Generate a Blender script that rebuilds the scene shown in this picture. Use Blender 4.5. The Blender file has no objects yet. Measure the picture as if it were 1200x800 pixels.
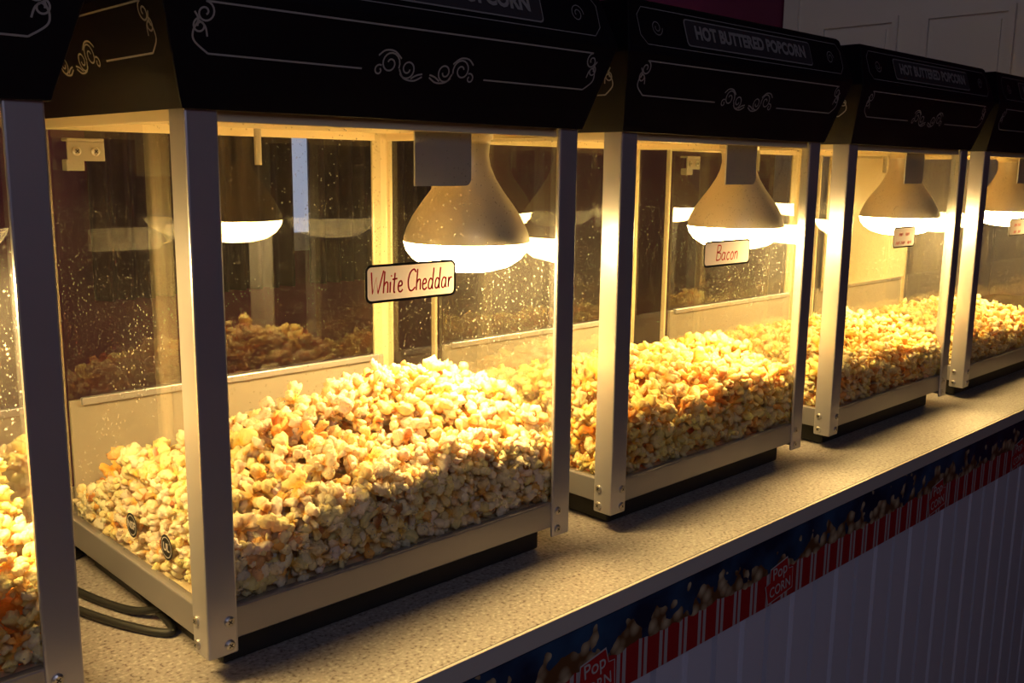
import bpy, bmesh, math, random
import numpy as np
from mathutils import Vector, Matrix
S=0.8
rng=np.random.default_rng(7); random.seed(7)
scene=bpy.context.scene
try:
    scene.view_settings.view_transform='Standard'
except Exception: pass
def P(x,y,z): return Vector((x*S,y*S,0.9+(z+0.53)*S))
W=0.543; D=0.415; FY=0.877; ZB=-0.53
# ------------------------------------------------------------ materials
def new_mat(name):
    m=bpy.data.materials.new(name); m.use_nodes=True
    nt=m.node_tree; b=nt.nodes.get('Principled BSDF'); return m,nt,b
def simple(name,col,rough=.5,metal=0.,noise=0.0,nscale=60,bump=0.0,spec=None,coat=0):
    m,nt,b=new_mat(name)
    b.inputs['Base Color'].default_value=(*col,1); b.inputs['Roughness'].default_value=rough
    b.inputs['Metallic'].default_value=metal
    if spec is not None: b.inputs['Specular IOR Level'].default_value=spec
    if coat: b.inputs['Coat Weight'].default_value=coat
    tc=nt.nodes.new('ShaderNodeTexCoord'); n=nt.nodes.new('ShaderNodeTexNoise'); n.inputs['Scale'].default_value=nscale
    n.inputs['Detail'].default_value=4
    nt.links.new(tc.outputs['Object'],n.inputs['Vector'])
    mx=nt.nodes.new('ShaderNodeMix'); mx.data_type='RGBA'
    k=max(noise,0.02)
    mx.inputs[6].default_value=(*[c*(1-k) for c in col],1); mx.inputs[7].default_value=(*[min(1,c*(1+k)) for c in col],1)
    nt.links.new(n.outputs['Fac'],mx.inputs[0]); nt.links.new(mx.outputs[2],b.inputs['Base Color'])
    if bump:
        bp=nt.nodes.new('ShaderNodeBump'); bp.inputs['Strength'].default_value=bump; bp.inputs['Distance'].default_value=.002
        nt.links.new(n.outputs['Fac'],bp.inputs['Height']); nt.links.new(bp.outputs[0],b.inputs['Normal'])
    return m
def translucent(m,fac,col):
    nt=m.node_tree; b=nt.nodes['Principled BSDF']
    tl=nt.nodes.new('ShaderNodeBsdfTranslucent'); tl.inputs[0].default_value=(*col,1)
    mx=nt.nodes.new('ShaderNodeMixShader'); mx.inputs[0].default_value=fac
    nt.links.new(b.outputs[0],mx.inputs[1]); nt.links.new(tl.outputs[0],mx.inputs[2])
    nt.links.new(mx.outputs[0],nt.nodes['Material Output'].inputs[0])
M={}
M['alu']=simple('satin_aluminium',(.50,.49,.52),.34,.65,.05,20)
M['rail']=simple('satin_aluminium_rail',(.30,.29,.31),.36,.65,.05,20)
M['cream']=simple('cream_enamel',(.74,.62,.40),.35,.15,.05,12)
M['backpanel']=simple('grey_enamel_panel',(.36,.32,.26),.35,.2,.06,12)
M['steel']=simple('brushed_steel',(.46,.46,.49),.36,.5,.08,30)
M['black']=simple('black_gloss_paint',(.004,.0033,.006),.45,0,.3,15,spec=.25)
M['rubber']=simple('black_rubber',(.01,.01,.01),.6)
M['screw']=simple('zinc_screw',(.55,.53,.5),.3,.9)
M['screwdark']=simple('screw_recess',(.03,.03,.03),.6)
M['pin']=simple('silver_pinstripe',(.32,.30,.29),.5,.0)
M['pindim']=simple('darker_silver_lettering',(.22,.205,.20),.5,.0)  # darker tone of the pinstripe silver
M['plaque']=simple('plaque_grey',(.03,.026,.032),.5)
M['white']=simple('white_tag',(.88,.86,.84),.5); translucent(M['white'],.22,(.9,.8,.8))
M['ink']=simple('black_ink',(.01,.01,.01),.5)
M['red']=simple('red_marker',(.72,.01,.05),.5)
M['redbadge']=simple('red_print',(.42,.012,.016),.5)
M['badgewhite']=simple('badge_white_print',(.5,.46,.45),.5)
M['bulb']=simple('frosted_reflector',(.56,.48,.34),.38,.3,.08,25)
bb=M['bulb'].node_tree.nodes['Principled BSDF']; bb.inputs['Emission Color'].default_value=(1,.68,.32,1); bb.inputs['Emission Strength'].default_value=.03
M['purple']=simple('maroon_paint',(.15,.014,.08),.7,0,.1,8)
M['doorwhite']=simple('white_door_paint',(.65,.64,.68),.5,0,.03,5)
M['beadboard']=simple('white_beadboard_paint',(.58,.58,.69),.45,0,.05,7)
M['floor']=simple('dark_floor_tile',(.06,.05,.05),.5,0,.2,6)
M['ceil']=simple('ceiling_paint',(.25,.24,.25),.8)
M['edge']=simple('counter_edge_laminate',(.50,.46,.42),.4)
M['curtain']=simple('dark_curtain',(.018,.012,.020),.7,.0,.1,40)
def emis(name,col,st):
    m,nt,b=new_mat(name)
    b.inputs['Base Color'].default_value=(.8,.8,.8,1)
    b.inputs['Emission Color'].default_value=(*col,1); b.inputs['Emission Strength'].default_value=st
    return m
M['glow']=emis('glowing_bulb_face',(1,.66,.235),106)
M['bluish']=emis('added_window_glow',(.6,.70,1),.5)  # glowing pane added to give a pale vertical highlight
def glass():
    m=bpy.data.materials.new('dusty_clear_glass'); m.use_nodes=True; nt=m.node_tree; nt.nodes.clear()
    o=nt.nodes.new('ShaderNodeOutputMaterial'); tr=nt.nodes.new('ShaderNodeBsdfTransparent'); tr.inputs[0].default_value=(.97,.98,.96,1)
    gl=nt.nodes.new('ShaderNodeBsdfGlossy'); gl.inputs['Roughness'].default_value=.012
    lw=nt.nodes.new('ShaderNodeLayerWeight'); lw.inputs[0].default_value=.5
    pw=nt.nodes.new('ShaderNodeMath'); pw.operation='POWER'; pw.inputs[1].default_value=4.5; nt.links.new(lw.outputs['Facing'],pw.inputs[0])
    ml=nt.nodes.new('ShaderNodeMath'); ml.operation='MULTIPLY_ADD'; ml.inputs[1].default_value=.88; ml.inputs[2].default_value=.12
    nt.links.new(pw.outputs[0],ml.inputs[0])
    m1=nt.nodes.new('ShaderNodeMixShader'); nt.links.new(ml.outputs[0],m1.inputs[0]); nt.links.new(tr.outputs[0],m1.inputs[1]); nt.links.new(gl.outputs[0],m1.inputs[2])
    tc=nt.nodes.new('ShaderNodeTexCoord')
    v=nt.nodes.new('ShaderNodeTexVoronoi'); v.inputs['Scale'].default_value=200; nt.links.new(tc.outputs['Object'],v.inputs['Vector'])
    n=nt.nodes.new('ShaderNodeTexNoise'); n.inputs['Scale'].default_value=9; n.inputs['Detail'].default_value=4
    nt.links.new(tc.outputs['Object'],n.inputs['Vector'])
    r=nt.nodes.new('ShaderNodeMapRange'); r.inputs[1].default_value=.13; r.inputs[2].default_value=.21; r.inputs[3].default_value=.36; r.inputs[4].default_value=0
    nt.links.new(v.outputs['Distance'],r.inputs[0])
    r2=nt.nodes.new('ShaderNodeMapRange'); r2.inputs[1].default_value=.38; r2.inputs[2].default_value=.62; r2.inputs[3].default_value=.35; r2.inputs[4].default_value=1
    nt.links.new(n.outputs['Fac'],r2.inputs[0])
    mu=nt.nodes.new('ShaderNodeMath'); mu.operation='MULTIPLY'; nt.links.new(r.outputs[0],mu.inputs[0]); nt.links.new(r2.outputs[0],mu.inputs[1])
    hz=nt.nodes.new('ShaderNodeMath'); hz.operation='MULTIPLY_ADD'; hz.inputs[1].default_value=.020; nt.links.new(r2.outputs[0],hz.inputs[0]); nt.links.new(mu.outputs[0],hz.inputs[2])
    df=nt.nodes.new('ShaderNodeBsdfDiffuse'); df.inputs[0].default_value=(.8,.78,.74,1)
    tl=nt.nodes.new('ShaderNodeBsdfTranslucent'); tl.inputs[0].default_value=(.8,.76,.68,1)
    md=nt.nodes.new('ShaderNodeMixShader'); md.inputs[0].default_value=.65; nt.links.new(df.outputs[0],md.inputs[1]); nt.links.new(tl.outputs[0],md.inputs[2])
    m2=nt.nodes.new('ShaderNodeMixShader'); nt.links.new(hz.outputs[0],m2.inputs[0]); nt.links.new(m1.outputs[0],m2.inputs[1]); nt.links.new(md.outputs[0],m2.inputs[2])
    nt.links.new(m2.outputs[0],o.inputs[0]); return m
M['glass']=glass()
def popmat():
    m,nt,b=new_mat('popcorn_flesh')
    a=nt.nodes.new('ShaderNodeAttribute'); a.attribute_name='kernel_color'
    nt.links.new(a.outputs['Color'],b.inputs['Base Color']); b.inputs['Roughness'].default_value=.5
    b.inputs['Specular IOR Level'].default_value=.25
    tc=nt.nodes.new('ShaderNodeTexCoord'); n=nt.nodes.new('ShaderNodeTexNoise'); n.inputs['Scale'].default_value=210; n.inputs['Detail'].default_value=3
    nt.links.new(tc.outputs['Object'],n.inputs['Vector'])
    bp=nt.nodes.new('ShaderNodeBump'); bp.inputs['Strength'].default_value=.8; bp.inputs['Distance'].default_value=.003
    nt.links.new(n.outputs['Fac'],bp.inputs['Height']); nt.links.new(bp.outputs[0],b.inputs['Normal'])
    translucent(m,.26,(1,.52,.12)); return m
M['pop']=popmat()
def countermat():
    m,nt,b=new_mat('speckled_laminate')
    tc=nt.nodes.new('ShaderNodeTexCoord')
    n=nt.nodes.new('ShaderNodeTexNoise'); n.inputs['Scale'].default_value=270; n.inputs['Detail'].default_value=3
    nt.links.new(tc.outputs['Object'],n.inputs['Vector'])
    r=nt.nodes.new('ShaderNodeValToRGB'); e=r.color_ramp.elements
    e[0].position=.32; e[0].color=(.11,.08,.07,1); e[1].position=.68; e[1].color=(.44,.41,.39,1)
    x=e.new(.42); x.color=(.27,.24,.225,1); y=e.new(.58); y.color=(.31,.28,.26,1)
    nt.links.new(n.outputs['Fac'],r.inputs[0]); nt.links.new(r.outputs[0],b.inputs['Base Color'])
    b.inputs['Roughness'].default_value=.42; return m
M['counter']=countermat()
def bannermat(h):
    m,nt,b=new_mat('printed_popcorn_border')
    L=nt.links.new; N=nt.nodes.new
    tc=N('ShaderNodeTexCoord'); sp=N('ShaderNodeSeparateXYZ'); L(tc.outputs['Object'],sp.inputs[0])
    def math_(op,a,bb=None,c=None):
        q=N('ShaderNodeMath'); q.operation=op
        for i,v in enumerate((a,bb,c)):
            if v is None: continue
            if isinstance(v,(int,float)): q.inputs[i].default_value=v
            else: L(v,q.inputs[i])
        return q.outputs[0]
    vz=math_('DIVIDE',sp.outputs['Z'],h)
    def mix(f,a,bb):
        q=N('ShaderNodeMix'); q.data_type='RGBA'
        L(f,q.inputs[0])
        for i,v in ((6,a),(7,bb)):
            if isinstance(v,tuple): q.inputs[i].default_value=v
            else: L(v,q.inputs[i])
        return q.outputs[2]
    st=math_('FRACT',math_('MULTIPLY',sp.outputs['X'],1/.036))
    red=math_('LESS_THAN',st,.58)
    line=math_('LESS_THAN',math_('ABSOLUTE',math_('SUBTRACT',st,.79)),.05)
    stripes=mix(red,(.42,.38,.39,1),(.34,.010,.016,1))
    stripes=mix(line,stripes,(.34,.010,.016,1))
    n=N('ShaderNodeTexNoise'); n.inputs['Scale'].default_value=35; L(tc.outputs['Object'],n.inputs['Vector'])
    n2=N('ShaderNodeTexNoise'); n2.inputs['Scale'].default_value=14; n2.inputs['Detail'].default_value=4; L(tc.outputs['Object'],n2.inputs['Vector'])
    bf=N('ShaderNodeMapRange'); bf.inputs[1].default_value=.4; bf.inputs[2].default_value=.7; L(n2.outputs['Fac'],bf.inputs[0])
    blue=mix(bf.outputs[0],(.003,.008,.04,1),(.02,.07,.16,1))
    v=N('ShaderNodeTexVoronoi'); v.inputs['Scale'].default_value=58; L(tc.outputs['Object'],v.inputs['Vector'])
    r=N('ShaderNodeValToRGB'); e=r.color_ramp.elements; e[0].position=.1; e[0].color=(.50,.40,.25,1); e[1].position=.62; e[1].color=(.12,.05,.018,1)
    L(v.outputs['Distance'],r.inputs[0])
    edge=math_('ADD',vz,math_('MULTIPLY_ADD',n.outputs['Fac'],1.5,-.75))
    edge=math_('ADD',edge,math_('MULTIPLY',v.outputs['Distance'],.35))
    popf=math_('LESS_THAN',edge,.35)
    up=mix(popf,blue,r.outputs[0])
    low=math_('LESS_THAN',math_('ADD',vz,math_('MULTIPLY',v.outputs['Distance'],-.1)),-.08)
    fin=mix(low,up,stripes)
    L(fin,b.inputs['Base Color']); b.inputs['Roughness'].default_value=.35; return m
# ------------------------------------------------------------ mesh helpers
def boxg(x0,x1,y0,y1,z0,z1):
    v=[(x0,y0,z0),(x1,y0,z0),(x1,y1,z0),(x0,y1,z0),(x0,y0,z1),(x1,y0,z1),(x1,y1,z1),(x0,y1,z1)]
    f=[(0,3,2,1),(4,5,6,7),(0,1,5,4),(1,2,6,5),(2,3,7,6),(3,0,4,7)]
    return v,f
def join(*gs):
    V=[];F=[];I=[]
    for g in gs:
        o=len(V); V+=list(g[0]); F+=[tuple(i+o for i in f) for f in g[1]]
        I+=[(g[2] if len(g)>2 else 0)]*len(g[1])
    return V,F,I
def link(o): scene.collection.objects.link(o); return o
def mk(name,g,mats,parent=None,conv=None,smooth=False,bevel=0,loc=None):
    V,F=g[0],g[1]
    if conv: V=[conv(*v) for v in V]
    me=bpy.data.meshes.new(name); me.from_pydata([tuple(v) for v in V],[],F)
    if not isinstance(mats,(list,tuple)): mats=[mats]
    for m in mats: me.materials.append(m)
    if len(g)>2:
        for p,i in zip(me.polygons,g[2]): p.material_index=i
    if smooth:
        for p in me.polygons: p.use_smooth=True
    bm=bmesh.new(); bm.from_mesh(me); bmesh.ops.recalc_face_normals(bm,faces=bm.faces)
    mn=Vector([min(v.co[i] for v in bm.verts) for i in range(3)]); mx=Vector([max(v.co[i] for v in bm.verts) for i in range(3)])
    c=(mn+mx)/2 if loc is None else Vector(loc)
    for v in bm.verts: v.co-=c
    bm.to_mesh(me); bm.free()
    o=bpy.data.objects.new(name,me); o.location=c; link(o)
    if parent:
        o.parent=parent
        if parent.get('_c'): o.location=c-Vector(parent['_c'])
        o['_c']=tuple(c)
    if bevel:
        b=o.modifiers.new('bevel','BEVEL'); b.width=bevel; b.segments=2; b.limit_method='ANGLE'
    return o
def lathe(prof,cx,cy,n=40):
    V=[];F=[]
    for r,z in prof:
        for k in range(n):
            a=2*math.pi*k/n; V.append((cx+r*math.cos(a),cy+r*math.sin(a),z))
    for i in range(len(prof)-1):
        for k in range(n):
            a=i*n+k;b=i*n+(k+1)%n; F.append((a,b,b+n,a+n))
    return V,F
def catmull(p,n=8):
    if len(p)<3: return [Vector(q) for q in p]
    q=[Vector(p[0])]+[Vector(a) for a in p]+[Vector(p[-1])]; out=[]
    for i in range(1,len(q)-2):
        for k in range(n):
            t=k/n; a,b,c,d=q[i-1],q[i],q[i+1],q[i+2]
            out.append(.5*((2*b)+(c-a)*t+(2*a-5*b+4*c-d)*t*t+(3*b-3*c+d-a)*t**3))
    out.append(q[-2]); return out
def tube(path,r,n=8):
    pts=catmull(path,10); V=[];F=[]
    for i,p in enumerate(pts):
        t=(pts[min(i+1,len(pts)-1)]-pts[max(i-1,0)]).normalized()
        a=t.cross(Vector((0,0,1)));  a=a.normalized() if a.length>1e-4 else Vector((1,0,0)); b=t.cross(a)
        for k in range(n):
            w=2*math.pi*k/n; V.append(tuple(p+a*math.cos(w)*r+b*math.sin(w)*r))
    for i in range(len(pts)-1):
        for k in range(n):
            x=i*n+k;y=i*n+(k+1)%n; F.append((x,y,y+n,x+n))
    return V,F
def ribbons(lines,w,frame,eps=.0012):
    O,ax,ay,nn=frame; V=[];F=[]
    for ln in lines:
        pts=[Vector((p[0],p[1])) for p in ln]; o=len(V)
        for i,p in enumerate(pts):
            t=pts[min(i+1,len(pts)-1)]-pts[max(i-1,0)]
            if t.length<1e-9: t=Vector((1,0))
            t.normalize(); s=Vector((-t.y,t.x))*w/2
            for q in (p+s,p-s): V.append(tuple(O+ax*q.x+ay*q.y+nn*eps))
        for i in range(len(pts)-1): F.append((o+2*i,o+2*i+1,o+2*i+3,o+2*i+2))
    return V,F
def text_geo(s,size,frame,eps=.0015,offset=0.0,rot=0,xs=1.0):
    cu=bpy.data.curves.new('t','FONT'); cu.body=s; cu.size=size; cu.align_x='CENTER'; cu.align_y='CENTER'; cu.offset=offset; cu.resolution_u=3
    o=bpy.data.objects.new('t',cu); link(o)
    dg=bpy.context.evaluated_depsgraph_get(); me=bpy.data.meshes.new_from_object(o.evaluated_get(dg))
    O,ax,ay,nn=frame
    c,sn=math.cos(rot),math.sin(rot)
    V=[]
    for v in me.vertices:
        x,y=v.co.x*xs,v.co.y
        x,y=x*c-y*sn,x*sn+y*c
        V.append(tuple(O+ax*x+ay*y+nn*eps))
    F=[tuple(p.vertices) for p in me.polygons]
    bpy.data.objects.remove(o); bpy.data.meshes.remove(me); bpy.data.curves.remove(cu)
    return V,F
def roundrect(w,h,r,frame,eps,n=6):
    O,ax,ay,nn=frame; V=[]
    for cx,cy,a0 in ((w/2-r,h/2-r,0),(-w/2+r,h/2-r,90),(-w/2+r,-h/2+r,180),(w/2-r,-h/2+r,270)):
        for k in range(n+1):
            a=math.radians(a0+90*k/n); V.append(tuple(O+ax*(cx+r*math.cos(a))+ay*(cy+r*math.sin(a))+nn*eps))
    return V,[tuple(range(len(V)))]
# ------------------------------------------------------------ machine
conv=lambda x,y,z:((x-W/2)*S,(y-D/2)*S,(z+.53)*S)
Z0=-.503; ZT=.056; RB=-.489; RT=-.453
def fr(O,ax,ay):
    ax=Vector(ax).normalized(); ay=Vector(ay).normalized(); return (Vector(O),ax,ay,ax.cross(ay))
d0,d1,d2=.004,.034,.014
zA,zB_,zC=.050,.153,.222
F_low=fr((W/2,-d0,zA),(1,0,0),(0,-(d1-d0),zB_-zA))
F_up =fr((W/2,-(d1+d2)/2,(zB_+zC)/2+.002),(1,0,0),(0,(d1-d2),zC-zB_-.005))
L_low=fr((-d0,D/2,zA),(0,-1,0),(-(d1-d0),0,zB_-zA))
R_low=fr((W+d0,D/2,zA),(0,1,0),((d1-d0),0,zB_-zA))
def spiral(cx,cy,r0,r1,a0,turns,n=26):
    return [(cx+(r0+(r1-r0)*k/n)*math.cos(a0+turns*2*math.pi*k/n),cy+(r0+(r1-r0)*k/n)*math.sin(a0+turns*2*math.pi*k/n)) for k in range(n+1)]
def ornament(cx,cy,sc=1):
    L=[]
    for m in (1,-1):
        a=[[ (x*m,y) for x,y in l] for l in (
          spiral(.050,.002,.013,.003,math.radians(200),-1.5),
          spiral(.026,-.002,.011,.003,math.radians(-30),-1.4),
          [(p.x,p.y) for p in catmull([(.005,-.009),(.016,-.014),(.030,-.012),(.037,-.003)],6)],
          [(p.x,p.y) for p in catmull([(.036,.008),(.046,.015),(.058,.015),(.066,.009)],6)],
          [(p.x,p.y) for p in catmull([(.005,-.006),(.013,-.008),(.020,-.012)],6)],
          spiral(.0635,-.006,.006,.002,math.radians(120),-1.0,14))]
        L+=[[(cx+x*sc,cy+y*sc) for x,y in l] for l in a]
    return L
def corner(xe,m,zl,zh):
    L=[spiral(xe+m*.012,zh-.010,.010,.002,math.radians(90),(-1.4*m)),
       spiral(xe+m*.008,zl+.024,.007,.002,math.radians(90),(1.3*m)),
       [(p.x,p.y) for p in catmull([(xe+m*.002,zh-.010),(xe+m*.006,(zl+zh)/2+.006),(xe+m*.002,(zl+zh)/2-.004),(xe+m*.004,zl+.010),(xe+m*.018,zl)],6)],
       [(p.x,p.y) for p in catmull([(xe+m*.006,(zl+zh)/2+.006),(xe+m*.013,(zl+zh)/2+.001),(xe+m*.016,(zl+zh)/2-.008)],6)],
       [(xe+m*.012,zh),(xe+m*.030,zh)]]
    return L
def fascia_lines(half):
    zl,zh=.052,.098
    return ([[(-half+.018+.016,zl),(-.085,zl)],[(.085,zl),(half-.034,zl)],[(-half+.03+.016,zh),(half-.046,zh)]]
            +corner(-half+.016,1,zl,zh)+corner(half-.016,-1,zl,zh)+ornament(0,.058))
root=bpy.data.objects.new('popcorn_machine',None); root.empty_display_size=.1; link(root)
parts=[]
def part(name,g,mats,parent=root,**k):
    o=mk(name,g,mats,parent=parent,conv=conv,**k); parts.append(o); return o
part('base',boxg(.03,W-.03,.03,D-.03,-.5285,RB+.002),M['rubber'],bevel=.003)
part('cabinet_floor',boxg(.008,W-.008,.008,D-.008,-.468,-.458),M['cream'])
t=.0055; Lg=.034
def postgeo(cx,cy,sx,sy,lx,ly):
    prof=[(0,0),(lx,0),(lx,t),(t,t),(t,ly),(0,ly)]
    V=[(cx+sx*a,cy+sy*b,z) for z in (Z0,zA+.004) for a,b in prof]; n=6
    F=[tuple(range(n)),tuple(range(2*n-1,n-1,-1))]+[(i,(i+1)%n,n+(i+1)%n,n+i) for i in range(n)]
    return V,F
def screwgeo(c,nrm):
    n=Vector(nrm); a=n.orthogonal().normalized(); b=n.cross(a); V=[];F=[];c=Vector(c)
    K=14; rings=[(.0056,0),(.0054,.0018),(.0036,.0028)]
    for r,h in rings:
        for k in range(K): w=2*math.pi*k/K; V.append(tuple(c+a*r*math.cos(w)+b*r*math.sin(w)+n*h))
    for i in range(2):
        for k in range(K): F.append((i*K+k,i*K+(k+1)%K,(i+1)*K+(k+1)%K,(i+1)*K+k))
    F.append(tuple(range(2*K,3*K))); I=[0]*len(F)
    for u,v in ((a,b),(b,a)):
        o=len(V)
        for s,tt in ((-1,-1),(1,-1),(1,1),(-1,1)): V.append(tuple(c+u*.0028*s+v*.0006*tt+n*.003))
        F.append((o,o+1,o+2,o+3)); I.append(1)
    return V,F,I
for cx,cy,sx,sy,lx,ly in ((0,0,1,1,Lg,Lg),(W,0,-1,1,Lg,Lg),(0,D,1,-1,.010,.012),(W,D,-1,-1,Lg,.014)):
    po=part('post',postgeo(cx,cy,sx,sy,lx,ly),M['alu'] if cy==0 else M['cream'],bevel=.0018)
    for zz in (-.492,-.466):
        if lx==Lg: part('screw',screwgeo((cx+sx*.024,cy,zz),(0,-sy,0)),[M['screw'],M['screwdark']],parent=po)
        if ly==Lg: part('screw',screwgeo((cx,cy+sy*.024,zz),(-sx,0,0)),[M['screw'],M['screwdark']],parent=po)
e=.003
for a,b,c,d in [(Lg-.002,W-Lg+.002,e,e+.012),(.008,W-Lg+.002,D-e-.012,D-e)]:
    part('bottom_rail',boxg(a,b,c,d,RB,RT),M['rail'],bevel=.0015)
    part('top_rail',boxg(a,b,c+.004,d-.002,.040,.0535),M['cream'],bevel=.001)
for a,b in ((e,e+.012),(W-e-.012,W-e)):
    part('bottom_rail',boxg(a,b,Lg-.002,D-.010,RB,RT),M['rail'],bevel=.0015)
    part('top_rail',boxg(a+.002,b-.002,Lg,D-.012,.040,.0535),M['cream'],bevel=.001)
def quad(a,b,c,d): return [a,b,c,d],[(0,1,2,3)]
gy=.0085
part('glass_panel',quad((.008,gy,RT-.006),(W-.008,gy,RT-.006),(W-.008,gy,.05),(.008,gy,.05)),M['glass'])
part('glass_panel',quad((gy,.012,RT-.006),(gy,D-.012,RT-.006),(gy,D-.012,.05),(gy,.012,.05)),M['glass'])
part('glass_panel',quad((W-gy,.012,RT-.006),(W-gy,D-.012,RT-.006),(W-gy,D-.012,.05),(W-gy,.012,.05)),M['glass'])
dr=part('back_door',boxg(.02,W-.02,D-.012,D-.006,RT,-.305),M['backpanel'],bevel=.001)
part('glass_panel',quad((.02,D-gy,-.31),(W-.02,D-gy,-.31),(W-.02,D-gy,.05),(.02,D-gy,.05)),M['glass'],parent=dr)
part('door_frame',boxg(.034,W-.034,D-.018,D-.010,-.312,-.302),M['alu'],parent=dr,bevel=.001)
part('door_catch',lathe([(0,.0),(.005,0),(.005,.05),(0,.05)],.285,D-.045,12),M['backpanel'])
hg=join(boxg(.030,.076,D-.034,D-.030,.002,.026),boxg(.030,.076,D-.034,D-.014,.026,.030),boxg(.028,.050,D-.034,D-.018,-.010,.004))
hb=part('hinge_bracket',hg,M['backpanel'],bevel=.001)
for xx in (.041,.064): part('screw',screwgeo((xx,D-.034,.014),(0,-1,0)),[M['screw'],M['screwdark']],parent=hb)
# lamp bracket + lamp
BX,BY=.432,.094
def plate():
    x0,x1,z0,z1,r=.290,.377,-.022,.053,.010
    pr=[(x0,z1),(x0,z0)]
    for k in range(7):
        a=math.radians(-90+15*k); pr.append((x1-r+r*math.cos(a),z0+r+r*math.sin(a)))
    pr.append((x1,z1)); n=len(pr)
    V=[(x,y,z) for y in (.0235,.026) for x,z in pr]
    return V,[tuple(range(n)),tuple(range(2*n-1,n-1,-1))]+[(i,(i+1)%n,n+(i+1)%n,n+i) for i in range(n)]
part('lamp_bracket',plate(),M['steel'])
prof=[(.0,.052),(.030,.052),(.030,.030),(.0285,.016),(.031,.002),(.038,-.014),(.048,-.030),(.060,-.046),(.071,-.062),(.079,-.078),(.083,-.090),(.0835,-.096)]
lp=part('heat_lamp',lathe(prof,BX,BY,48),M['bulb'],smooth=True)
lp['label']='frosted reflector heat bulb body'
prof2=[(.0835,-.096),(.080,-.108),(.072,-.118),(.057,-.128),(.035,-.134),(.012,-.1365),(0,-.137)]
part('bulb_face',lathe(prof2,BX,BY,48),M['glow'],parent=lp,smooth=True)
part('lamp_socket',lathe([(0,.054),(.034,.054),(.034,.036),(.031,.036),(.031,.03)],BX,BY,24),M['cream'],parent=lp,smooth=True)
# roof
def ring(d,z): return [(-d,-d,z),(W+d,-d,z),(W+d,D+d,z),(-d,D+d,z)]
rs=[ring(-.004,zA+.004),ring(d0,zA),ring(d1,zB_),ring(d1,zB_+.005),ring(d2,zC),ring(d2-.004,zC+.004)]
V=[v for r in rs for v in r]; F=[(3,2,1,0)]
for i in range(len(rs)-1):
    for k in range(4): F.append((i*4+k,i*4+(k+1)%4,(i+1)*4+(k+1)%4,(i+1)*4+k))
o=(len(rs)-1)*4; F.append((o,o+1,o+2,o+3))
roof=part('roof',(V,F),M['black'],bevel=.001)
roof['label']='black painted canopy with silver pinstripes and scrollwork'
part('inner_ceiling',boxg(.010,W-.010,.010,D-.010,.0515,.0535),M['cream'])
part('pinstripe_scrollwork',ribbons(fascia_lines(W/2+.018),.0018,F_low),M['pin'],parent=roof)
part('pinstripe_scrollwork',ribbons(fascia_lines(D/2+.018),.0018,L_low),M['pin'],parent=roof)
part('pinstripe_scrollwork',ribbons(fascia_lines(D/2+.018),.0018,R_low),M['pin'],parent=roof)
def rect(w,h,cut): 
    return [(-w,-h+cut),(-w,h-cut),(-w+cut,h),(w-cut,h),(w,h-cut),(w,-h+cut),(w-cut,-h),(-w+cut,-h),(-w,-h+cut)]
part('upper_pinstripe',ribbons([rect(W/2+.004,.026,.012)]+ [spiral(s*(W/2-.035),.0,.012,.003,0,s*1.6) for s in(1,-1)],.0012,F_up),M['pindim'],parent=roof)
pl=join((*roundrect(.345,.040,.006,F_up,.0016,3),0),(*roundrect(.341,.036,.005,F_up,.0022,3),1))
part('sign_plaque',pl,[M['pindim'],M['plaque']],parent=roof)
part('sign_lettering',text_geo('HOT BUTTERED POPCORN',.0265,F_up,.0032,.0012,0,.93),M['pindim'],parent=roof)
def mark(y,z,txt,nm):
    f=fr((gy-.0006,y,z),(0,-1,0),(0,0,1)); R=.0145
    disc=lambda r,e_:([tuple(f[0]+f[1]*r*math.cos(2*math.pi*k/28)+f[2]*r*math.sin(2*math.pi*k/28)+f[3]*e_) for k in range(28)],[tuple(range(28))])
    rg=ribbons([[(.0115*math.cos(2*math.pi*k/24),.0115*math.sin(2*math.pi*k/24)) for k in range(25)]],.001,f,.0006)
    g2=text_geo(txt,.0125,f,.0008,.0004)
    part(nm,join((*disc(R,.0003),0),(*rg,1),(*g2,1)),[M['ink'],M['pin']])
mark(.196,-.412,'NSF','certification_mark'); mark(.105,-.412,'UL','certification_mark')
part('power_cord',tube([(.10,.46,-.522),(-.02,.40,-.5235),(-.045,.31,-.5235),(-.02,.20,-.5235),(.02,.13,-.5235),(.028,.22,-.515),(.029,.3,-.508)],.0048),M['rubber'],smooth=True)
part('power_cord',tube([(.14,.47,-.522),(.0,.43,-.5235),(-.02,.33,-.5235),(.005,.22,-.5235),(.028,.17,-.512)],.0048),M['rubber'],smooth=True)
XS=[-.243,.423,1.056,1.704,2.345]
labs=['silver-framed black-roofed popcorn machine, untagged glass, full of popcorn',
 'silver-framed popcorn machine tagged White Cheddar, full of popcorn',
 'silver-framed popcorn machine tagged Bacon, lamp glowing over popcorn',
 'silver-framed popcorn machine with small unreadable red-lettered tag',
 'silver-framed popcorn machine at the far end of the counter']
roots=[]
def clone():
    r=root.copy(); link(r); mp={root:r}
    for p in parts:
        q=p.copy(); q.parent=mp[p.parent]; link(q); mp[p]=q
    return r
for i,x in enumerate(XS):
    r=root if i==0 else clone()
    r.location=P(x+W/2,FY+D/2,ZB); roots.append(r)
    r['label']=labs[i]; r['category']='popcorn machine'; r['group']='popcorn machines along the counter'
bp_=mk('added_glow_panel',boxg(.022,W-.036,D-.024,D-.020,-.303,.039),M['cream'],parent=roots[4],conv=conv)  # added cream sheet, stands in for the yellow glow behind the glass
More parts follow.
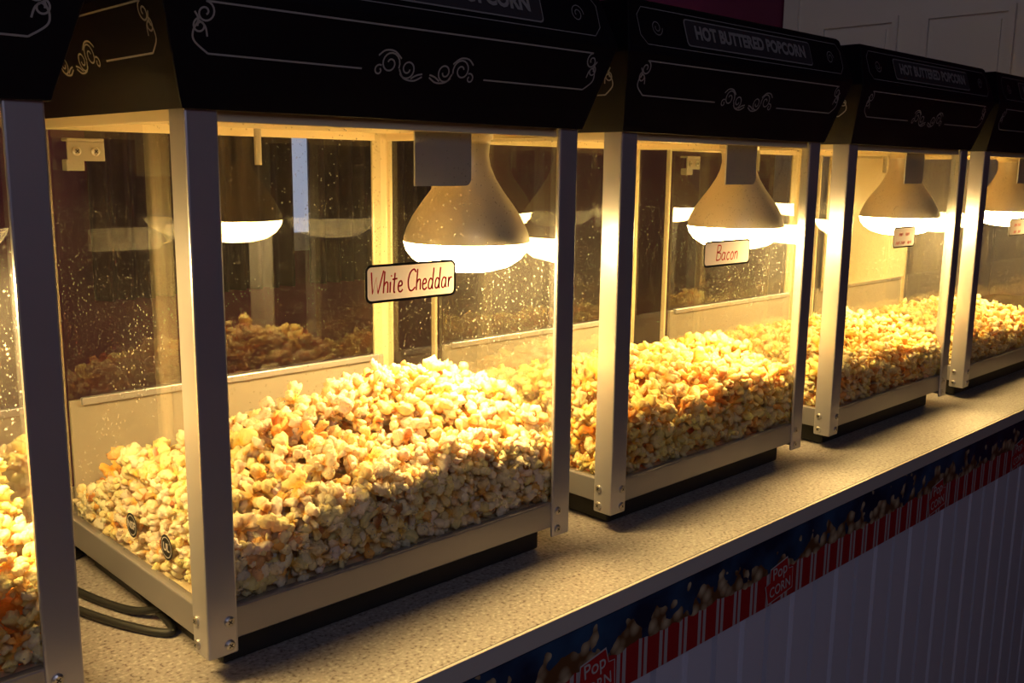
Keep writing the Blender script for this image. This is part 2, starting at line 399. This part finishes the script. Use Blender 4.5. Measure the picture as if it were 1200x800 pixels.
# ------------------------------------------------------------ tags
G={'W':([[(0,1),(.17,0),(.36,.75),(.52,0),(.8,1.05)]],.88),
'h':([[(0,1),(0,0)],[(0,.32),(.13,.5),(.25,.42),(.28,0)]],.42),
'i':([[(0,.5),(.02,0)],[(.03,.74),(.05,.8)]],.17),
't':([[(.1,.9),(.1,.08),(.2,0)],[(-.05,.6),(.28,.63)]],.38),
'e':([[(0,.26),(.24,.31),(.2,.48),(.08,.48),(0,.28),(.05,.05),(.2,0),(.32,.1)]],.42),
'C':([[(.5,.85),(.35,1),(.1,.85),(0,.45),(.1,.08),(.3,0),(.52,.15)]],.6),
'd':([[(.28,.40),(.12,.5),(0,.3),(.03,.05),(.18,.02),(.28,.2)],[(.31,1),(.29,.12),(.36,0)]],.48),
'a':([[(.28,.42),(.12,.5),(0,.3),(.03,.05),(.18,.02),(.27,.2)],[(.29,.5),(.29,.1),(.37,0)]],.48),
'r':([[(0,.5),(.02,0)],[(.02,.3),(.12,.47),(.26,.45)]],.30),
'B':([[(0,1),(0,0)],[(0,1),(.3,.95),(.3,.64),(.04,.53),(.38,.42),(.36,.08),(0,0)]],.52),
'c':([[(.25,.42),(.12,.5),(0,.25),(.1,0),(.28,.08)]],.38),
'o':([[(.12,.5),(0,.3),(.06,.03),(.22,.03),(.28,.3),(.16,.5),(.08,.46)]],.42),
'n':([[(0,.5),(.01,0)],[(.0,.33),(.13,.5),(.24,.4),(.26,0)]],.4),
'~':([[(0,0),(.1,.5),(.2,.0),(.3,.45),(.4,.0),(.5,.5),(.6,.05)]],.75),' ':([],.24)}
def write(s,h,width=None,y0=0,slant=.12):
    L=[];x=0
    for ch in s:
        st,w=G[ch]
        for q in st:
            c=catmull(q,5) if ch not in'W' else [Vector(a) for a in q]
            L.append([(x+p[0]+p[1]*slant,p[1]) for p in c])
        x+=w
    hx=(width/x) if width else h
    return [[((a-x/2-.02)*hx,(b-.45)*h+y0) for a,b in l] for l in L]
def tag(r,lines,w,h,lw,label,dx=0):
    f=fr((W/2+dx,gy-.001,-.1295),(1,0,0),(0,0,1))
    rr=roundrect(w-.002,h-.002,.007,f,0)[0]; pts=[((Vector(p)-f[0]).dot(f[1]),(Vector(p)-f[0]).dot(f[2])) for p in rr]; pts.append(pts[0])
    rb=ribbons([pts],.0028,f,.0012)
    g=join((*roundrect(w-.003,h-.003,.006,f,.0008),1),(*rb,0))
    o=mk('flavor_tag',g,[M['ink'],M['white']],parent=r,conv=conv); o['label']=label
    mk('handwriting',ribbons(lines,lw,f,.0018),M['red'],parent=o,conv=conv)
tag(roots[1],write('White Cheddar',.0245,.120),.131,.0425,.0020,'white tag with black border reading White Cheddar')
tag(roots[2],write('Bacon',.024,.062),.129,.040,.0019,'white tag with black border reading Bacon',.008)
tag(roots[3],write('~ ~',.012,.05,y0=.008)+write('~~ ~',.012,.075,y0=-.009),.100,.042,.0018,'small white tag with red handwriting')
tag(roots[4],write('~~',.014,.05,y0=.008)+write('~ ~',.014,.05,y0=-.009),.110,.042,.0018,'small white tag with red handwriting')
# ------------------------------------------------------------ popcorn
def ico(sub):
    bm=bmesh.new(); bmesh.ops.create_icosphere(bm,subdivisions=sub,radius=1)
    v=np.array([p.co[:] for p in bm.verts]); f=np.array([[q.index for q in p.verts] for p in bm.faces]); bm.free(); return v,f
ICO={2:ico(3),3:ico(4)}
def variant(dirs,seed):
    g=np.random.default_rng(seed); n=g.integers(6,11); r=np.full(len(dirs),.28)
    for _ in range(n):
        c=g.normal(size=3); c/=np.linalg.norm(c); dist=g.uniform(.45,.76); R=g.uniform(.21,.38); b=dirs@(c*dist)
        disc=R*R-dist*dist+b*b; ok=(disc>0)&(b>0); rr=np.where(ok,b+np.sqrt(np.maximum(disc,0)),0); r=np.maximum(r,rr)
    for k in range(7):
        w=g.normal(size=3)*(5+2.5*k); r=r*(1+.043*np.sin(dirs@w+g.uniform(0,6)))
    hd=g.normal(size=3); hd/=np.linalg.norm(hd); hull=np.clip((dirs@hd-.75)*6,0,1)
    r=r*(1-.25*hull)
    v=dirs*r[:,None]; v*=g.uniform(.75,1.15,size=3)
    cav=np.clip((r-.28)/.38,0,1)
    cream=np.array([.97,.91,.70]); yel=np.array([.90,.53,.12]); br=np.array([.40,.10,.012])
    col=yel+(cream-yel)*(cav**.65)[:,None]  # yellow hull colour, with crevice shade painted in where the radius is small
    hb=hull*(g.random()<.5)
    col=col+(br-col)*(hb*.9)[:,None]
    return v,col
VAR={l:[variant(ICO[l][0],100+i) for i in range(24)] for l in (2,3)}
def randrot():
    q=rng.normal(size=4); q/=np.linalg.norm(q); w,x,y,z=q
    return np.array([[1-2*(y*y+z*z),2*(x*y-z*w),2*(x*z+y*w)],[2*(x*y+z*w),1-2*(x*x+z*z),2*(y*z-x*w)],[2*(x*z-y*w),2*(y*z+x*w),1-2*(x*x+y*y)]])
def pile(r,hf,lodf,label,sp=.0192,kr=.0216,layers=2,yellow=1.0,red=.05):
    pts=[]
    zb=-.450; m=.0195
    xs=np.arange(m,W-m+.001,sp); ys=np.arange(m,D-m+.001,sp)
    J=sp*.45
    for lay in range(layers):
        for x in xs:
            for y in ys:
                xx=np.clip(x+rng.uniform(-J,J),m,W-m); yy=np.clip(y+rng.uniform(-J,J),m,D-m)
                z=hf(xx,yy)+rng.uniform(-.009,.010)-lay*.015
                if z>zb: pts.append((xx,yy,max(z,zb),2 if lay else lodf(xx,yy)))
        zz=np.arange(zb,-.2,sp)
        for z in zz:
            for x in xs:
                for side in (0,1):
                    y=(m-.002+lay*.015+rng.uniform(-.001,.009)); y=y if side==0 else D-y
                    if side==1 and lay: continue
                    xx=np.clip(x+rng.uniform(-J,J),m,W-m); q=z+rng.uniform(-J,J)
                    if q<hf(xx,y)-.004: pts.append((xx,y,max(q,zb),lodf(xx,y) if (side==0 and not lay) else 2))
            for y in ys:
                for side in (0,1):
                    if side==1 and lay: continue
                    x=(m-.002+lay*.015+rng.uniform(-.001,.009)); x=x if side==0 else W-x
                    yy=np.clip(y+rng.uniform(-J,J),m,D-m); q=z+rng.uniform(-J,J)
                    if q<hf(x,yy)-.004: pts.append((x,yy,max(q,zb),lodf(x,yy) if (side==0 and not lay) else 2))
    Vs=[];Fs=[];Cs=[];o=0
    for x,y,z,l in pts:
        v,c=VAR[l][rng.integers(24)]
        vv=(v*(kr*rng.uniform(.66,1.2)))@randrot().T
        for ax,lo,hi in ((0,.0095,W-.0095),(1,.0095,D-.0135)):
            a=vv[:,ax]+(x,y)[ax]
            mn,mx=a.min(),a.max()
            sh=max(lo-mn,0) or min(hi-mx,0)
            vv[:,ax]+=sh
        vv=vv+np.array([x,y,z])
        lowz=vv[:,2].min()
        if lowz<-.4575: vv[:,2]+=-.4575-lowz
        tint=rng.uniform(.84,1.05)*np.array([1,rng.uniform(.94,1.02),rng.uniform(.58,1.1)*yellow])
        if rng.random()<red: tint*=np.array([1,.62,.35])
        Vs.append(vv); Cs.append(np.clip(c*tint,0,.97)); Fs.append(ICO[l][1]+o); o+=len(vv)
    nx,ny=40,30; cx=np.linspace(.032,W-.032,nx); cy=np.linspace(.034,D-.030,ny)
    top=np.array([[a,b,max(hf(a,b)-.034,-.455)] for b in cy for a in cx]); bot=top.copy(); bot[:,2]=-.4575
    n=nx*ny; cv=np.vstack([top,bot]); cf=[]
    for j in range(ny-1):
        for i in range(nx-1):
            a=j*nx+i; cf+= [(a,a+1,a+nx+1),(a,a+nx+1,a+nx)]
    def wall(a,b): cf.extend([(a,b,b+n),(a,b+n,a+n)])
    for i in range(nx-1): wall(i,i+1); wall((ny-1)*nx+i,(ny-1)*nx+i+1)
    for j in range(ny-1): wall(j*nx,(j+1)*nx); wall(j*nx+nx-1,(j+1)*nx+nx-1)
    Vs.append(cv); Cs.append(np.tile([.74,.33,.06],(len(cv),1))); Fs.append(np.array(cf)+o)
    V=np.vstack(Vs); F=np.vstack(Fs); C=np.vstack(Cs)
    V=(V-np.array([W/2,D/2,-.53]))*S
    me=bpy.data.meshes.new('popcorn_pile'); me.vertices.add(len(V)); me.vertices.foreach_set('co',V.ravel())
    me.loops.add(len(F)*3); me.loops.foreach_set('vertex_index',F.ravel().astype(np.int32))
    me.polygons.add(len(F)); me.polygons.foreach_set('loop_start',np.arange(0,len(F)*3,3,dtype=np.int32))
    me.update(calc_edges=True)
    me.polygons.foreach_set('use_smooth',np.ones(len(F),dtype=bool))
    ca=me.color_attributes.new('kernel_color','FLOAT_COLOR','POINT'); ca.data.foreach_set('color',np.hstack([C,np.ones((len(C),1))]).ravel())
    me.materials.append(M['pop']); me.update()
    ob=bpy.data.objects.new('popcorn_pile',me); link(ob); ob.location=r.location
    ob['kind']='stuff'; ob['label']=label; ob['category']='popcorn'; ob['group']='popcorn heaps in the machines'
    print('pile',len(pts),len(F))
def sm(a,b,x): t_=min(1,max(0,(x-a)/(b-a))); return t_*t_*(3-2*t_)
def H(base,pk,px,py,back,s,rf=0.0,front=.05,left=0.0):
    def f(x,y):
        z=base+pk*math.exp(-((x-px)**2/.014+(y-py)**2/.012))-back*sm(.18,.40,y)-rf*sm(.3,.54,x)-front*(1-sm(0,.15,y))-left*(1-sm(.05,.40,x))
        z+=.005*math.sin(x*31+s)+.005*math.sin(y*37+2*s+x*13)+.003*math.sin(x*67+y*51+s)
        return z
    return f
pile(roots[0],H(-.310,.015,.40,.12,.07,1),lambda x,y:3 if (x>.40 and y<.2) else 2,'yellow buttery popcorn heap behind untagged glass',layers=1,yellow=.82)
pile(roots[1],H(-.296,.012,.43,.19,.10,2.2,.012,.060,.040),lambda x,y:3,'cheddar popcorn heap piled against the glass',layers=2,yellow=.97)
pile(roots[2],H(-.336,.010,.24,.15,.05,4,.00,.030),lambda x,y:2,'golden bacon popcorn heap under a glowing lamp',layers=1,yellow=.72,red=.10)
pile(roots[3],H(-.350,.012,.3,.15,.04,5,0,.030),lambda x,y:2,'golden popcorn heap under a glowing lamp',layers=1,yellow=.75,red=.08)
pile(roots[4],H(-.365,.012,.3,.15,.04,6,0,.030),lambda x,y:2,'golden popcorn heap in the end machine',layers=1,yellow=.78)
# ------------------------------------------------------------ counter
Pc=lambda x,y,z:tuple(P(x,y,z))
CE=.742
def adopt(o,par): o.parent=par; o.location=o.location-par.location
ct=mk('countertop',boxg(-1.2,4.6,CE+.004,1.62,-.556,-.5302),M['counter'],conv=Pc,bevel=.001)
ct['label']='beige speckled laminate countertop carrying the popcorn machines'; ct['category']='countertop'
ee=mk('edge_band',boxg(-1.2,4.6,CE-.001,CE+.004,-.556,-.5305),M['edge'],parent=None,conv=Pc,bevel=.0008)
adopt(ee,ct)
V=[];x=-1.2;pw=.147
prof=[]
while x<4.6:
    prof+=[(x-.005,CE+.024),(x+.005,CE+.024),(x+.007,CE+.008),(x+pw*.5-.008,CE+.008),(x+pw*.5-.005,CE+.014),(x+pw*.5+.005,CE+.014),(x+pw*.5+.008,CE+.008),(x+pw-.007,CE+.008)]; x+=pw
prof+=[(x,CE+.020)]
zl,zh=-.53-.9/S+.002,-.5565; n=len(prof)
V=[(a,b,z) for z in (zl,zh) for a,b in prof]+[(prof[-1][0],1.58,zl),(prof[0][0],1.58,zl),(prof[-1][0],1.58,zh),(prof[0][0],1.58,zh)]
F=[(i,i+1,n+i+1,n+i) for i in range(n-1)]
b0=2*n
F+=[(b0,b0+1,b0+3,b0+2),(n-1,b0,b0+2,2*n-1),(0,b0+1,b0+3,n)]
cb=mk('counter_cabinet',(V,F),M['beadboard'],conv=Pc); cb['label']='white beadboard-fronted serving counter under the speckled top'; cb['category']='counter'
bh=.112*S
bn=mk('popcorn_border_strip',boxg(-1.1,4.5,CE+.0005,CE+.0065,-.670,-.558),bannermat(bh),conv=Pc)
bn['label']='printed border with popcorn on blue and red-white stripes'
for bx in (.872,1.313,1.905,2.35,2.8):
    f=fr((bx,CE-.0002,-.634),(1,0,.10),(-.10,0,1))
    pts=[(-.036,-.030),(-.042,.004),(-.030,.006),(-.026,.028),(.024,.032),(.028,.010),(.040,.008),(.038,-.028)]
    O,ax,ay,nn=f
    vb=[tuple(O+ax*a+ay*b+nn*.0004) for a,b in pts]; vb2=[tuple(O+ax*a*.95+ay*(b*.93)+nn*.0008) for a,b in pts]
    fp=(O+ay*.015,ax,ay,nn); fc=(O-ay*.013,ax,ay,nn)
    g=join((vb,[tuple(range(8))],0),(vb2,[tuple(range(8))],1),(*text_geo('Pop',.028,fp,.0014,.0002),0),(*text_geo('CORN',.024,fc,.0014,.0002,0,.9),0))
    bd=mk('badge',g,[M['badgewhite'],M['redbadge']],conv=Pc)
    bd['label']='red badge with white Pop CORN lettering'
    adopt(bd,bn)
adopt(bn,cb)
# ------------------------------------------------------------ room
XR=5.0*S; YB=3.0*S; XL=-1.8; YF=-1.9; HC=2.7
ident=lambda x,y,z:(x,y,z)
def st(name,g,m,label,**k):
    o=mk(name,g,m,conv=ident,**k); o['kind']='structure'; o['label']=label; o['category']=name.split('_')[0]; return o
st('floor',boxg(XL,XR,YF,YB,-.05,0),M['floor'],'dark tiled floor')
st('ceiling',boxg(XL,XR,YF,YB,HC,HC+.05),M['ceil'],'dim painted ceiling')
st('wall_back',boxg(XL,XR,YB,YB+.06,0,HC),M['purple'],'maroon painted wall')
st('wall_right',boxg(XR,XR+.06,YF,YB,0,HC),M['purple'],'maroon painted end wall')
st('wall_left',boxg(XL-.06,XL,YF,YB,0,HC),M['purple'],'maroon painted wall')
st('wall_front',boxg(XL,XR,YF-.06,YF,0,HC),M['purple'],'maroon painted wall')
y1=YB-.08; y0=y1-1.0
dd=[boxg(XR-.03,XR-.001,y0,y1,.01,2.06)]
for (a,b,c,d) in ((y0+.10,y0+.45,1.35,1.95),(y0+.55,y0+.90,1.35,1.95),(y0+.10,y0+.45,.25,1.2),(y0+.55,y0+.90,.25,1.2)):
    w=.025
    dd+=[boxg(XR-.042,XR-.028,a,b,c,c+w),boxg(XR-.042,XR-.028,a,b,d-w,d),boxg(XR-.042,XR-.028,a,a+w,c+w,d-w),boxg(XR-.042,XR-.028,b-w,b,c+w,d-w),boxg(XR-.036,XR-.028,a+.05,b-.05,c+.05,d-.05)]
st('door_1',join(*dd),M['doorwhite'],'white panelled door')
st('trim_1',join(boxg(XR-.045,XR-.001,y1,y1+.07,0,2.13),boxg(XR-.045,XR-.001,y0-.07,y0,0,2.13),boxg(XR-.045,XR-.001,y0-.0,y1,2.062,2.13)),M['doorwhite'],'white door casing')
wx=1.785*S
st('window_1',join((*boxg(wx-.4,wx+.4,YB-.012,YB-.002,1.14,2.1),0),(*boxg(wx-.45,wx-.4,YB-.03,YB-.002,1.09,2.15),1),(*boxg(wx+.4,wx+.45,YB-.03,YB-.002,1.09,2.15),1),(*boxg(wx-.4,wx+.4,YB-.03,YB-.002,1.09,1.14),1),(*boxg(wx-.4,wx+.4,YB-.03,YB-.002,2.1,2.15),1)),[M['bluish'],M['doorwhite']],'dusk-lit window added for a pale vertical highlight, behind curtains')
for a,b in ((wx-.55,wx-.010),(wx+.044,wx+.55)):  # gap between the curtains narrows the added glow to a strip
    n=90; V=[];F=[]
    for i in range(n+1):
        u=a+(b-a)*i/n; y=YB-.075+.022*math.sin(i/n*2*math.pi*11)
        V+=[(u,y,1.0),(u,y,2.2)]
    for i in range(n): F.append((2*i,2*i+2,2*i+3,2*i+1))
    c=mk('curtain',(V,F),M['curtain'],smooth=True); c['label']='pleated dark curtain over the added window'; c['category']='curtain'; c['group']='window curtains'
rod=mk('curtain_rod',tube([(wx-.65,YB-.075,2.21),(wx,YB-.075,2.21),(wx+.65,YB-.075,2.21)],.009),M['steel'],smooth=True); rod['label']='steel curtain rod above window'; rod['category']='curtain rod'
# ------------------------------------------------------------ lights
def area(loc,tgt,size,power,col):
    l=bpy.data.lights.new('room_fill','AREA'); l.size=size; l.energy=power; l.color=col
    o=bpy.data.objects.new('room_fill',l); o.location=loc; o.rotation_euler=(Vector(tgt)-Vector(loc)).to_track_quat('-Z','Y').to_euler(); link(o)
area((-.4,-1.3,2.4),(.5,.8,1.1),1.2,9,(.76,.76,1))
area((2.6,1.9,2.6),(4.0,1.9,1.6),.5,1.2,(.95,.92,.95))  # second area light, added only to brighten the door on the end wall
w=bpy.data.worlds.new('dim_world'); scene.world=w; w.use_nodes=True
w.node_tree.nodes['Background'].inputs[0].default_value=(.3,.3,.45,1); w.node_tree.nodes['Background'].inputs[1].default_value=.05
# ------------------------------------------------------------ camera
a=math.radians(45.9); p=math.radians(10.1)
Fv=Vector((math.cos(p)*math.cos(a),math.cos(p)*math.sin(a),-math.sin(p)))
Rv=Vector((math.sin(a),-math.cos(a),0)); Uv=Rv.cross(Fv)
k=.0125
xc=(Rv+k*Uv).normalized(); yc=(Uv-k*Rv).normalized(); zc=-Fv
cam=bpy.data.cameras.new('camera'); cam.lens=34.2; cam.sensor_width=36; cam.clip_start=.02
co=bpy.data.objects.new('camera',cam); link(co)
m=Matrix((xc,yc,zc)).transposed().to_4x4(); m.translation=P(0,0,0); co.matrix_world=m
scene.camera=co
for o in bpy.data.objects:
    if '_c' in o: del o['_c']
